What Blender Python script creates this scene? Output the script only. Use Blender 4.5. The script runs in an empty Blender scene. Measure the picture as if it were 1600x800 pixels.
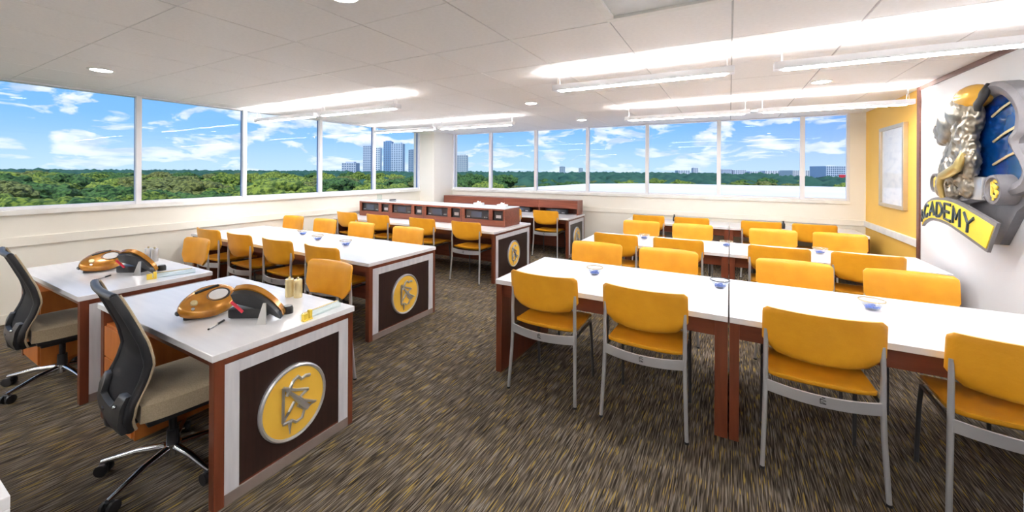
import bpy, bmesh, math, random
from mathutils import Vector, Matrix, noise
random.seed(7)
SC = bpy.context.scene
COL = SC.collection
PI = math.pi

# ------------------------------------------------------------ camera
YAW, ROLL, H = .507, .005, 1.624
F = Vector((-math.sin(YAW), math.cos(YAW), 0)); R0 = Vector((math.cos(YAW), math.sin(YAW), 0)); Z0 = Vector((0, 0, 1))
R = math.cos(ROLL)*R0+math.sin(ROLL)*Z0
U = math.cos(ROLL)*Z0-math.sin(ROLL)*R0
cd = bpy.data.cameras.new('camera'); cam = bpy.data.objects.new('camera', cd); COL.objects.link(cam)
m = Matrix((( R.x, U.x, -F.x, 0), (R.y, U.y, -F.y, 0), (R.z, U.z, -F.z, H), (0, 0, 0, 1)))
cam.matrix_world = m
cd.sensor_width = 36; cd.lens = 613.4/1600*36
cd.shift_x = (800-799.2)/1600; cd.shift_y = -(400-268)/1600
cd.clip_start = .02; cd.clip_end = 6000
SC.camera = cam

# ------------------------------------------------------------ exposure, sky, sun
SC.view_settings.view_transform = 'Standard'
SC.view_settings.look = 'None'
SC.view_settings.exposure = 0.95
SC.view_settings.gamma = 1.0
SC.view_settings.use_curve_mapping = False

W = bpy.data.worlds.new('sky'); SC.world = W; W.use_nodes = True
nt = W.node_tree; nt.nodes.clear()
def N(t, **k):
    n = nt.nodes.new(t)
    for a, b in k.items(): setattr(n, a, b)
    return n
def LK(a, b): nt.links.new(a, b)
def MA(op, a, b=None, c=None, clamp=False):
    n = N('ShaderNodeMath', operation=op); n.use_clamp = clamp
    for i, v in enumerate((a, b, c)):
        if v is None: continue
        if isinstance(v, (int, float)): n.inputs[i].default_value = v
        else: LK(v, n.inputs[i])
    return n.outputs[0]
def MIX(fac, a, b):
    n = N('ShaderNodeMix', data_type='RGBA')
    for i, v in ((0, fac), (6, a), (7, b)):
        if isinstance(v, (int, float)): n.inputs[i].default_value = v
        elif isinstance(v, tuple): n.inputs[i].default_value = (*v, 1)
        else: LK(v, n.inputs[i])
    return n.outputs[2]
def RAMP(fac, stops):
    n = N('ShaderNodeValToRGB'); e = n.color_ramp.elements
    while len(e) < len(stops): e.new(.5)
    for q, (p, c) in zip(e, stops):
        q.position = p; q.color = (*c, 1) if isinstance(c, tuple) else (c, c, c, 1)
    LK(fac, n.inputs[0]); return n.outputs[0]
tc = N('ShaderNodeTexCoord'); sp = N('ShaderNodeSeparateXYZ'); LK(tc.outputs['Generated'], sp.inputs[0])
X_, Y_, Z_ = sp.outputs
zc = MA('MAXIMUM', Z_, 0.0)
den = MA('ADD', zc, .16)
cb = N('ShaderNodeCombineXYZ'); LK(X_, cb.inputs[0]); LK(Y_, cb.inputs[1]); LK(MA('MULTIPLY', MA('POWER', zc, .8), 1.5), cb.inputs[2])
grad = RAMP(zc, [(0, (.46, .70, .95)), (.10, (.20, .50, .93)), (.3, (.10, .38, .87)), (1, (.05, .22, .68))])
# the sky is hazier and paler to the north, deeper blue-violet to the north-east
az = MA('MULTIPLY', X_, 1.0)
east = RAMP(MA('MULTIPLY_ADD', az, 1.4, .55), [(0, 0.), (.35, 0.), (1, 1.)])
grad = MIX(MA('MULTIPLY', east, .75), grad, RAMP(zc, [(0, (.50, .60, .95)), (.12, (.16, .32, .86)), (1, (.07, .2, .65))]))
mp = N('ShaderNodeMapping'); LK(cb.outputs[0], mp.inputs[0]); mp.inputs['Location'].default_value = (1.7, .4, 0); mp.inputs['Scale'].default_value = (7.6, 7.6, 11)
n1 = N('ShaderNodeTexNoise'); n1.inputs['Scale'].default_value = 1.35; n1.inputs['Detail'].default_value = 9; n1.inputs['Roughness'].default_value = .57; n1.inputs['Distortion'].default_value = .5
LK(mp.outputs[0], n1.inputs['Vector'])
cl = RAMP(n1.outputs[0], [(.495, 0.), (.54, .7), (.61, 1.)])
n2 = N('ShaderNodeTexNoise'); n2.inputs['Scale'].default_value = 2.6; n2.inputs['Detail'].default_value = 6; LK(mp.outputs[0], n2.inputs['Vector'])
ccol = RAMP(n2.outputs[0], [(.36, (.58, .69, .90)), (.56, (1.06, 1.06, 1.08))])
sky = MIX(MA('MULTIPLY', cl, .93), grad, ccol)
haze = RAMP(zc, [(0, .55), (.07, .12), (.2, 0.)])
sky = MIX(haze, sky, (.60, .78, .96))
bg = N('ShaderNodeBackground'); LK(sky, bg.inputs[0]); bg.inputs[1].default_value = .60
wo = N('ShaderNodeOutputWorld'); LK(bg.outputs[0], wo.inputs[0])

sl = bpy.data.lights.new('sun', 'SUN'); sl.energy = 2.3; sl.angle = .01; sl.color = (1, .95, .86)
so = bpy.data.objects.new('sun', sl); COL.objects.link(so)
so.rotation_euler = Vector((-.35, .62, -.80)).to_track_quat('-Z', 'Y').to_euler()

PENDANT_UP, PENDANT_DOWN, DOWNLIGHT = 62.0, 46.0, 45.0

# ------------------------------------------------------------ materials
MATS = {}
def mat(name, col, rough=.5, metal=0., col2=None, scale=(6, 6, 6), detail=4, lo=.35, hi=.65, bump=0., bscale=None, coat=0., emit=None, estr=0., spec=.5, sheen=0.):
    if name in MATS: return MATS[name]
    global nt
    mt = bpy.data.materials.new(name); mt.use_nodes = True; nt = mt.node_tree
    b = nt.nodes['Principled BSDF']
    b.inputs['Roughness'].default_value = rough; b.inputs['Metallic'].default_value = metal
    b.inputs['Coat Weight'].default_value = coat; b.inputs['Specular IOR Level'].default_value = spec
    b.inputs['Sheen Weight'].default_value = sheen
    b.inputs['Base Color'].default_value = (*col, 1)
    t = N('ShaderNodeTexCoord'); mpp = N('ShaderNodeMapping'); LK(t.outputs['Object'], mpp.inputs[0]); mpp.inputs['Scale'].default_value = scale
    nn = N('ShaderNodeTexNoise'); nn.inputs['Scale'].default_value = 1; nn.inputs['Detail'].default_value = detail; LK(mpp.outputs[0], nn.inputs[0])
    c2 = col2 if col2 else tuple(c*.9 for c in col)
    LK(RAMP(nn.outputs[0], [(lo, c2), (hi, col)]), b.inputs['Base Color'])
    if bump:
        bp = N('ShaderNodeBump'); bp.inputs['Strength'].default_value = bump; bp.inputs['Distance'].default_value = .01
        n3 = N('ShaderNodeTexNoise'); n3.inputs['Scale'].default_value = bscale or 60; n3.inputs['Detail'].default_value = 3; LK(t.outputs['Object'], n3.inputs[0])
        LK(n3.outputs[0], bp.inputs['Height']); LK(bp.outputs[0], b.inputs['Normal'])
    if emit:
        b.inputs['Emission Color'].default_value = (*emit, 1); b.inputs['Emission Strength'].default_value = estr
    MATS[name] = mt
    return mt
def glassmat(name, tint, alpha_gloss=1.0, rough=0.0):
    global nt
    mt = bpy.data.materials.new(name); mt.use_nodes = True; nt = mt.node_tree; nt.nodes.clear()
    tr = N('ShaderNodeBsdfTransparent'); tr.inputs[0].default_value = (*tint, 1)
    gl = N('ShaderNodeBsdfGlossy'); gl.inputs['Roughness'].default_value = rough; gl.inputs[0].default_value = (.9, .95, 1, 1)
    fr = N('ShaderNodeLayerWeight'); fr.inputs[0].default_value = .5
    mx = N('ShaderNodeMixShader'); LK(MA('MULTIPLY', MA('MULTIPLY_ADD', MA('POWER', fr.outputs[1], 4.0), .55, .04), alpha_gloss), mx.inputs[0]); LK(tr.outputs[0], mx.inputs[1]); LK(gl.outputs[0], mx.inputs[2])
    o = N('ShaderNodeOutputMaterial'); LK(mx.outputs[0], o.inputs[0]); MATS[name] = mt
    return mt
wall_m = mat('wall_cream', (.88, .845, .76), .6, col2=(.86, .825, .74), scale=(2, 2, 2), bump=.05, bscale=150)
rwall_m = mat('wall_white', (.84, .85, .88), .5, col2=(.82, .83, .86), scale=(2, 2, 2))
yel_wall = mat('wall_yellow', (.90, .55, .10), .55, col2=(.87, .52, .09), scale=(2, 2, 2), bump=.05, bscale=150)
tile_m = mat('ceiling_tile', (.90, .88, .86), .8, col2=(.87, .85, .83), scale=(40, 40, 40), bump=.12, bscale=220)
grid_m = mat('ceiling_grid', (.52, .51, .50), .6)
trim_white = mat('trim_white', (.88, .87, .83), .4)
alu_white = mat('window_frame', (.84, .84, .86), .35, col2=(.80, .80, .83))
alu_blue = mat('window_gasket', (.12, .20, .42), .4)
brown_trim = mat('brown_trim', (.13, .05, .035), .4, col2=(.10, .038, .028), scale=(4, 40, 40))
wood = mat('mahogany', (.155, .040, .017), .32, col2=(.105, .024, .010), scale=(30, 30, 2.5), detail=5, lo=.3, hi=.7, coat=.2)
woodh = mat('mahogany_lengthwise', (.155, .040, .017), .32, col2=(.11, .026, .011), scale=(2.5, 30, 30), detail=5, lo=.3, hi=.7, coat=.2)
wood_hutch = mat('red_wood_hutch', (.22, .062, .034), .35, col2=(.14, .036, .02), scale=(3, 30, 40), detail=5, lo=.3, hi=.7, coat=.1)
wood_orange = mat('cherry_orange', (.52, .17, .035), .35, col2=(.38, .11, .02), scale=(20, 20, 3), detail=5, lo=.3, hi=.7)
espresso = mat('espresso_panel', (.030, .012, .009), .35, col2=(.014, .006, .005), scale=(60, 60, 4), detail=4, lo=.3, hi=.7, coat=.15)
white_lam = mat('white_laminate', (.86, .86, .88), .22, col2=(.80, .80, .83), scale=(2, 26, 4), detail=4, lo=.3, hi=.7, coat=.15)
grey_lam = mat('brushed_grey_laminate', (.68, .68, .71), .35, col2=(.58, .58, .62), scale=(30, 30, 3), detail=4)
plinth_m = mat('taupe_plinth', (.24, .19, .17), .4, col2=(.2, .16, .14))
vinyl = mat('yellow_vinyl', (.79, .37, .018), .42, col2=(.73, .325, .013), scale=(9, 9, 9), bump=.1, bscale=90)
silver_p = mat('silver_paint', (.55, .56, .58), .35, metal=.55, col2=(.5, .5, .53))
chrome = mat('chrome', (.72, .74, .78), .12, metal=1., col2=(.68, .7, .75))
blackp = mat('black_plastic', (.018, .018, .02), .38, col2=(.012, .012, .014))
dgrey = mat('dark_grey_plastic', (.020, .021, .024), .4, col2=(.014, .015, .018))
mesh_m = mat('black_mesh', (.004, .004, .006), .7, col2=(.009, .009, .011), scale=(260, 260, 260), detail=1, spec=.2)
beige_f = mat('beige_fabric', (.50, .41, .275), .8, col2=(.41, .33, .215), scale=(160, 160, 160), detail=2, bump=.2, bscale=400, sheen=.2)
gold_p = mat('gold_shell', (.50, .22, .022), .25, metal=.35, col2=(.36, .135, .012), scale=(14, 14, 14), coat=.4)
paleg = mat('pale_gold', (.80, .66, .36), .25, metal=.5)
steel = mat('brushed_steel', (.62, .62, .63), .3, metal=.8)
gold_letter = mat('yellow_plastic', (.90, .66, .08), .35)
disc_y = mat('badge_yellow', (.86, .53, .07), .38, col2=(.82, .49, .06))
devdark = mat('device_dark', (.03, .032, .04), .3, col2=(.018, .02, .026))
devsilver = mat('device_silver', (.45, .46, .5), .3, metal=.4)
paper = mat('paper', (.86, .87, .88), .6)
blue_m = mat('blue_wrapper', (.08, .18, .62), .4)
dial_m = mat('dial_face', (.70, .70, .72), .2)
red_m = mat('red_plastic', (.55, .03, .05), .3)
roof_m = mat('white_roof', (.80, .80, .82), .7, col2=(.72, .73, .77), scale=(.2, .2, .2))
lit = mat('lamp_diffuser', (1, 1, 1), .5, emit=(1, .975, .96), estr=PENDANT_DOWN)
litup = mat('lamp_uplight', (1, 1, 1), .5, emit=(1, .975, .96), estr=PENDANT_UP)
litdl = mat('downlight_lens', (1, 1, 1), .5, emit=(1, .96, .88), estr=DOWNLIGHT)
glass = glassmat('window_glass', (.97, .985, 1.0), .14)
bowlg = glassmat('bowl_glass', (.86, .88, .91), 1.5, .03)
acryl = glassmat('acrylic', (.90, .95, .93), 1.2, .05)
frameglass = glassmat('frame_glazing', (.98, .98, .98), .35, .02)

# carpet: brown and grey loops with streaks of yellow running along Y
mt = bpy.data.materials.new('carpet'); mt.use_nodes = True; nt = mt.node_tree; b = nt.nodes['Principled BSDF']; b.inputs['Roughness'].default_value = .95; b.inputs['Specular IOR Level'].default_value = .1
t = N('ShaderNodeTexCoord')
def streak(sx, sy, off, det=3):
    mpp = N('ShaderNodeMapping'); LK(t.outputs['Object'], mpp.inputs[0]); mpp.inputs['Scale'].default_value = (sx, sy, 1); mpp.inputs['Location'].default_value = (off, off*.7, 0)
    n_ = N('ShaderNodeTexNoise'); n_.inputs['Scale'].default_value = 1; n_.inputs['Detail'].default_value = det; n_.inputs['Roughness'].default_value = .6; LK(mpp.outputs[0], n_.inputs[0]); return n_.outputs[0]
s1 = streak(150, 6, 0, 1); s2 = streak(140, 6.5, 31, 1); s3 = streak(120, 6, 77, 1); s4 = streak(2.2, 1.2, 5, 3)
base = RAMP(s1, [(.34, (.016, .012, .009)), (.5, (.070, .056, .042)), (.66, (.17, .142, .112))])
base = MIX(RAMP(s2, [(.61, 0.), (.68, .9)]), base, (.36, .25, .05))
base = MIX(RAMP(s3, [(.60, 0.), (.68, .8)]), base, (.24, .215, .19))
base = MIX(RAMP(s4, [(.3, .25), (.7, 0.)]), base, (.05, .04, .03))
LK(base, b.inputs['Base Color'])
bp = N('ShaderNodeBump'); bp.inputs['Strength'].default_value = .5; bp.inputs['Distance'].default_value = .006; LK(s1, bp.inputs['Height']); LK(bp.outputs[0], b.inputs['Normal'])
carpet = mt

# blue stained glass of the wall emblem
blueg = mat('blue_enamel', (.001, .012, .16), .12, col2=(.0, .06, .16), scale=(3, 3, 2.4), lo=.3, hi=.7, coat=.2)
sculpt_m = mat('antique_silver', (.42, .37, .29), .30, metal=.8, col2=(.17, .155, .13), scale=(9, 9, 9), lo=.3, hi=.7)
goldarm = mat('antique_gold', (.48, .36, .13), .3, metal=.6)
greyst = mat('grey_cast_frame', (.19, .185, .20), .45, col2=(.14, .135, .15), bump=.1, bscale=60)
banner_y = mat('banner_yellow', (.92, .72, .05), .35)
letter_d = mat('letter_slate', (.012, .03, .045), .35)

# ------------------------------------------------------------ mesh helpers
class MB:
    def __init__(s): s.bm = bmesh.new()
    def box(s, x0, x1, y0, y1, z0, z1, bev=0., rot=None):
        r = bmesh.ops.create_cube(s.bm, size=1)
        vs = r['verts']
        bmesh.ops.scale(s.bm, vec=(abs(x1-x0), abs(y1-y0), abs(z1-z0)), verts=vs)
        c = Vector(((x0+x1)/2, (y0+y1)/2, (z0+z1)/2))
        if rot is not None: bmesh.ops.transform(s.bm, matrix=rot, verts=vs)
        bmesh.ops.translate(s.bm, vec=c, verts=vs)
        if bev:
            es = list({e for v in vs for e in v.link_edges})
            bmesh.ops.bevel(s.bm, geom=es, offset=bev, segments=2, affect='EDGES', profile=.6)
        return s
    def cyl(s, a, b, r, r2=None, seg=12):
        a, b = Vector(a), Vector(b); d = b-a
        M = Matrix.Translation((a+b)/2) @ d.to_track_quat('Z', 'Y').to_matrix().to_4x4()
        bmesh.ops.create_cone(s.bm, cap_ends=True, segments=seg, radius1=r, radius2=r if r2 is None else r2, depth=d.length, matrix=M)
        return s
    def sph(s, c, r, sub=2, rot=None):
        if isinstance(r, (int, float)): r = (r, r, r)
        M = Matrix.Translation(c) @ (rot.to_4x4() if rot else Matrix()) @ Matrix.Diagonal((*r, 1))
        bmesh.ops.create_icosphere(s.bm, subdivisions=sub, radius=1, matrix=M); return s
    def tube(s, pts, r, seg=8, flat=None):
        pts = [Vector(p) for p in pts]; rings = []
        up = None
        for i, p in enumerate(pts):
            d = (pts[min(i+1, len(pts)-1)]-pts[max(i-1, 0)]).normalized()
            if up is None:
                up = Vector((0, 0, 1)) if abs(d.z) < .9 else Vector((0, 1, 0))
            n = (up-d*up.dot(d)).normalized(); up = n; bi = d.cross(n)
            rr = r[i] if isinstance(r, (list, tuple)) else r
            rings.append([s.bm.verts.new(p+(n*math.cos(k*2*PI/seg)+bi*math.sin(k*2*PI/seg)*(flat or 1))*rr) for k in range(seg)])
        for a, b in zip(rings, rings[1:]):
            for k in range(seg): s.bm.faces.new((a[k], a[(k+1) % seg], b[(k+1) % seg], b[k]))
        s.bm.faces.new(rings[0][::-1]); s.bm.faces.new(rings[-1]); return s
    def lathe(s, prof, c=(0, 0, 0), seg=24, axis=None, sy=1.0):
        c = Vector(c); rings = []
        for r, z in prof:
            ring = []
            for k in range(seg):
                v = Vector((r*math.cos(k*2*PI/seg), r*math.sin(k*2*PI/seg)*sy, z))
                if axis is not None: v = axis @ v
                ring.append(s.bm.verts.new(c+v))
            rings.append(ring)
        for a, b in zip(rings, rings[1:]):
            for k in range(seg): s.bm.faces.new((a[k], a[(k+1) % seg], b[(k+1) % seg], b[k]))
        if prof[0] == prof[-1]:   # closed ring section, no caps
            bmesh.ops.remove_doubles(s.bm, verts=rings[0]+rings[-1], dist=1e-6); return s
        if prof[0][0] > 2e-3: s.bm.faces.new(rings[0][::-1])
        if prof[-1][0] > 2e-3: s.bm.faces.new(rings[-1])
        return s
    def prism(s, pts, f, h):
        """pts: 2D outline; f(u,v,w) -> xyz; extruded w 0..h"""
        a = [s.bm.verts.new(f(u, v, 0)) for u, v in pts]; b = [s.bm.verts.new(f(u, v, h)) for u, v in pts]
        s.bm.faces.new(a[::-1]); s.bm.faces.new(b)
        for i in range(len(a)): j = (i+1) % len(a); s.bm.faces.new((a[i], a[j], b[j], b[i]))
        return s
    def grid(s, nu, nv, fn):
        """closed cushion: fn(u,v,side) -> xyz, u,v in 0..1"""
        g = [[[s.bm.verts.new(fn(i/nu, j/nv, sd)) for j in range(nv+1)] for i in range(nu+1)] for sd in (0, 1)]
        for sd in (0, 1):
            for i in range(nu):
                for j in range(nv):
                    q = (g[sd][i][j], g[sd][i+1][j], g[sd][i+1][j+1], g[sd][i][j+1])
                    s.bm.faces.new(q if sd == 0 else q[::-1])
        rim = [(i, 0) for i in range(nu+1)]+[(nu, j) for j in range(1, nv+1)]+[(i, nv) for i in range(nu-1, -1, -1)]+[(0, j) for j in range(nv-1, 0, -1)]
        for k in range(len(rim)):
            (i, j), (p, q) = rim[k], rim[(k+1) % len(rim)]
            s.bm.faces.new((g[0][i][j], g[1][i][j], g[1][p][q], g[0][p][q]))
        return s
    def build(s, name, m, parent=None, smooth=False, loc=None, angle=None):
        bmesh.ops.recalc_face_normals(s.bm, faces=s.bm.faces)
        me = bpy.data.meshes.new(name); s.bm.to_mesh(me); s.bm.free()
        me.materials.append(m)
        if smooth:
            me.polygons.foreach_set('use_smooth', [True]*len(me.polygons))
            if hasattr(me, 'set_sharp_from_angle'): me.set_sharp_from_angle(angle=angle or .7)
        o = bpy.data.objects.new(name, me); COL.objects.link(o); o.parent = parent
        if loc: o.location = loc
        return o
def tag(o, label=None, cat=None, group=None, kind=None):
    if label: o['label'] = label
    if cat: o['category'] = cat
    if group: o['group'] = group
    if kind: o['kind'] = kind
    return o
def thing(name, label, cat, loc=(0, 0, 0), rz=0, group=None):
    o = bpy.data.objects.new(name, None); COL.objects.link(o); o.location = loc; o.rotation_euler = (0, 0, rz); o.empty_display_size = .1
    return tag(o, label, cat, group)
def struct(name, loc=(0, 0, 0)):
    o = bpy.data.objects.new(name, None); COL.objects.link(o); o.location = loc; o['kind'] = 'structure'; o.empty_display_size = .1
    return o
def kids(o): return [c for c in bpy.data.objects if c.parent == o]
TREE = {}
def copy_tree(o, parent=None):
    c = o.copy(); COL.objects.link(c); c.parent = parent
    if o not in TREE: TREE[o] = kids(o)
    for k in TREE[o]: copy_tree(k, c)
    return c
def share(src, name, parent=None, loc=(0, 0, 0)):
    o = bpy.data.objects.new(name, src.data); COL.objects.link(o); o.parent = parent; o.location = loc; return o

# ------------------------------------------------------------ room shell
XL, YB, XR, C, S, YF = -6.617, 8.012, 1.854, 2.567, 1.185, -2.6
fl = MB().box(XL-.3, XR+.3, YF-.3, YB+.3, -.25, 0).build('floor', carpet); tag(fl, kind='structure')
# ceiling: slab above, T-bar grid, one panel per cell
ce = struct('ceiling', (0, 0, 0))
MB().box(XL-.3, XR+.3, YF-.3, YB+.3, C+.04, C+.3).build('ceiling_slab', tile_m, ce)
tmesh = None
gx = [XL]+[ -6.30+.70*i for i in range(0, 12)]+[XR]
gx = [XL, -6.29, -5.59, -4.89, -4.19, -3.49, -2.785, -2.085, -1.385, -.665, .01, .715, 1.42, XR]
gy = [YF, -2.48, -1.78, -1.07, -.37, .335, 1.04, 1.745, 2.45, 3.155, 3.86, 4.565, 5.27, 5.975, 6.68, 7.385, YB]
gbar = MB()
for x in gx[1:-1]: gbar.box(x-.011, x+.011, YF, YB, C+.006, C+.04)
for y in gy[1:-1]: gbar.box(XL, XR, y-.011, y+.011, C+.006, C+.039)
gbar.build('ceiling_grid', grid_m, ce)
cache = {}
for i in range(len(gx)-1):
    for j in range(len(gy)-1):
        if gx[i] == -.665 and gy[j] == 1.745: continue
        w, d = gx[i+1]-gx[i], gy[j+1]-gy[j]
        k = (round(w, 2), round(d, 2)); cx_, cy_ = (gx[i]+gx[i+1])/2, (gy[j]+gy[j+1])/2
        if k not in cache:
            cache[k] = MB().box(-w/2+.004, w/2-.004, -d/2+.004, d/2-.004, 0, .03, .003).build('ceiling_panel', tile_m, ce, loc=(cx_, cy_, C))
        else: share(cache[k], 'ceiling_panel', ce, (cx_, cy_, C))
# framed pale panel in the open cell
t = thing('framed_ceiling_panel', 'white framed pale square panel recessed in the ceiling above the aisle', 'ceiling panel', (-.3275, 2.0975, C-.012))
fr = MB()
for a in (0, 1):
    s_ = .34
    fr.box(-s_, s_, (-s_ if a else s_-.05), (-s_+.05 if a else s_), 0, .03, .004)
    fr.box((-s_ if a else s_-.05), (-s_+.05 if a else s_), -s_+.05, s_-.05, 0, .03, .004)
fr.build('frame', trim_white, t)
MB().box(-.30, .30, -.30, .30, .016, .024).build('pale_panel', mat('pale_panel', (.80, .83, .83), .4), t)

# left wall: solid below the sill, window band above
wl = MB().box(XL-.25, XL, YF-.3, YB+.3, 0, S-.05).build('wall_left', wall_m); tag(wl, kind='structure')
wb = MB().box(XL-.25, XR+.25, YB, YB+.25, 0, S-.05).box(1.66, XR+.25, YB, YB+.25, S-.05, C+.05).build('wall_back', wall_m); tag(wb, kind='structure')
wr = MB().box(XR, XR+.25, YF-.3, YB, 0, C+.05).build('wall_right', yel_wall); tag(wr, kind='structure')
wf = MB().box(XL-.25, XR+.25, YF-.25, YF, 0, C+.05).build('wall_front', wall_m); tag(wf, kind='structure')
# corner column
co = MB().box(XL-.2, -6.17, 7.30, YB+.2, 0, C+.05, .004).build('wall_corner_column', wall_m); tag(co, kind='structure')
def window(name, horizontal, ticks, fixed, z0, z1, mw=.09, md=.10):
    w = struct(name)
    def bx(a0, a1, o0, o1, q0, q1, bev=.003):   # along, out, z
        if horizontal: return (a0, a1, fixed+o0, fixed+o1, q0, q1, bev)
        return (fixed-o1, fixed-o0, a0, a1, q0, q1, bev)
    a, e = ticks[0], ticks[-1]
    MB().box(*bx(a, e, -.035, .22, z0-.05, z0)).build('sill', trim_white, w)
    MB().box(*bx(a, e, .02, .12, z0, z0+.035)).build('bottom_rail', alu_white, w)
    MB().box(*bx(a, e, .02, .14, z1-.012, z1+.03)).build('top_rail', alu_white, w)
    for k, q in enumerate(ticks):
        h_ = mw/2
        lo, hi = (q-h_, q+h_)
        if k == 0: lo, hi = q, q+mw*.6
        if k == len(ticks)-1: lo, hi = q-mw*.6, q
        MB().box(*bx(lo, hi, .0, md, z0, z1)).build('mullion', alu_white, w)
        MB().box(*bx(lo+.008, hi-.008, md, md+.05, z0, z1)).build('gasket', alu_blue if not horizontal else grid_m, w)
    for p, q in zip(ticks, ticks[1:]):
        MB().box(*bx(p+.03, q-.03, .072, .078, z0+.02, z1, 0)).build('pane', glass, w)
    return w
lt = [YF, -1.80, -.50, .78, 2.08, 3.34, 4.645, 5.91, 7.18, 7.30]
window('window_1', False, [YF, -1.80, -.50, .78, 2.08, 3.34, 4.645, 5.91, 7.30], XL, S, C, .055, .05)
window('window_2', True, [-6.17, -5.045, -3.835, -2.625, -1.415, -.17, 1.055, 1.66], YB, S, C, .065, .05)
# rails / trims
def strip(name, m, *b, bev=.004):
    return tag(MB().box(*b, bev).build(name, m), kind='structure')
strip('trim_1', wall_m, XL, XL+.022, YF, 7.30, .80, .90)
strip('trim_2', wall_m, -6.17, XR, YB-.022, YB, .80, .89)
strip('trim_3', trim_white, XR-.03, XR, 5.93, YB-.022, .80, .885)
strip('baseboard_left', wall_m, XL, XL+.015, YF, 7.30, 0, .1)
strip('baseboard_back', wall_m, -6.17, XR, YB-.015, YB, 0, .1)
strip('baseboard_right', trim_white, XR-.015, XR, 5.93, YB-.02, 0, .1)
# white feature wall with brown edging
strip('wall_right_feature', rwall_m, XR-.045, XR, YF, 5.86, 0, C-.03)
strip('trim_4', brown_trim, XR-.06, XR, 5.86, 5.93, 0, C)
strip('trim_5', brown_trim, XR-.06, XR, YF, 5.86, C-.045, C)

# ------------------------------------------------------------ lights
def pendant(x0, x1, y, z, label):
    t = thing('pendant_light', label, 'light', ((x0+x1)/2, y, z), 0, 'slim linear pendant lights under the ceiling')
    L = (x1-x0)/2
    MB().box(-L, L, -.045, .045, 0, .012, .003).box(-L, L, -.045, -.037, .012, .052).box(-L, L, .037, .045, .012, .052).box(-L, -L+.01, -.037, .037, .012, .052).box(L-.01, L, -.037, .037, .012, .052).build('housing', alu_white, t)
    MB().box(-L+.06, L-.06, -.030, .030, -.006, .001).build('diffuser', lit, t)
    MB().box(-L+.02, L-.02, -.030, .030, .013, .020).build('uplight', litup, t)
    for sx in (-1, 1):
        for sy in (-1, 1):
            MB().cyl((sx*(L-.05), sy*.04, .045), (sx*(L-.05), 0, C-z), .0016, seg=6).build('cable', steel, t)
        MB().cyl((sx*(L-.05), 0, C-z-.012), (sx*(L-.05), 0, C-z), .028, seg=16).build('canopy', alu_white, t)
PY1, PY2 = 3.45, 5.75
PZ = 2.385
pendant(-1.46, .03, PY1, PZ, 'slim white linear pendant light above the front right tables, aisle end')
pendant(.28, 1.74, PY1, PZ-.01, 'slim white linear pendant light hanging beside the white feature wall')
pendant(-1.32, .22, PY2, PZ-.02, 'slim white linear pendant light near the back windows, left half of its row')
pendant(.30, 1.72, PY2, PZ-.02, 'slim white linear pendant light near the back windows reaching the yellow wall')
pendant(-4.93, -3.47, PY1, PZ-.01, 'slim white linear pendant light above the long left table, aisle end')
pendant(-6.50, -5.02, PY1, PZ-.01, 'slim white linear pendant light in front of the left windows, nearer the camera')
pendant(-4.75, -3.15, PY2, PZ+.02, 'slim white linear pendant light above the wooden hutch table, aisle end')
pendant(-6.45, -4.85, PY2, PZ+.02, 'slim white linear pendant light at the far end of the left windows')
for k, (x0, x1) in enumerate(((-6.5, -5.02), (-4.93, -3.47), (-1.46, .03), (.28, 1.74))):  # unseen row behind the camera, added as fill light for the room
    pendant(x0, x1, .95-1.9, PZ, 'slim white linear pendant light added unseen behind the camera as fill, ' + ('by the left windows', 'left of the aisle', 'right of the aisle', 'by the white wall')[k])
def downlight(x, y, where):
    t = thing('recessed_downlight', 'round white recessed ceiling downlight '+where, 'light', (x, y, C-.006), 0, 'round recessed downlights')
    MB().lathe([(.074, .0), (.078, -.003), (.092, -.002), (.096, .006), (.074, .006), (.074, .0)], seg=28).build('rim', trim_white, t, True)
    MB().lathe([(.0001, -.006), (.05, -.005), (.072, -.001), (.074, .005), (.0001, .005)], seg=24).build('lens', litdl, t)
for x, y, w in ((-5.2, 1.36, 'above the rear left desk'), (-1.82, 1.40, 'at the top edge above the aisle'), (-2.39, 4.85, 'over the aisle in mid room'), (-2.34, 6.82, 'farthest over the aisle'),
                (-5.45, 7.0, 'near the corner column'), (.35, 6.95, 'near the back windows on the right'), (.82, 5.08, 'between the right pendants'), (-5.2, -1.6, 'added unseen behind the camera on the left as fill'), (-1.8, -1.6, 'added unseen behind the camera in the aisle as fill')):  # the last two are unseen, added behind the camera for fill
    downlight(x, y, w)

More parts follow.
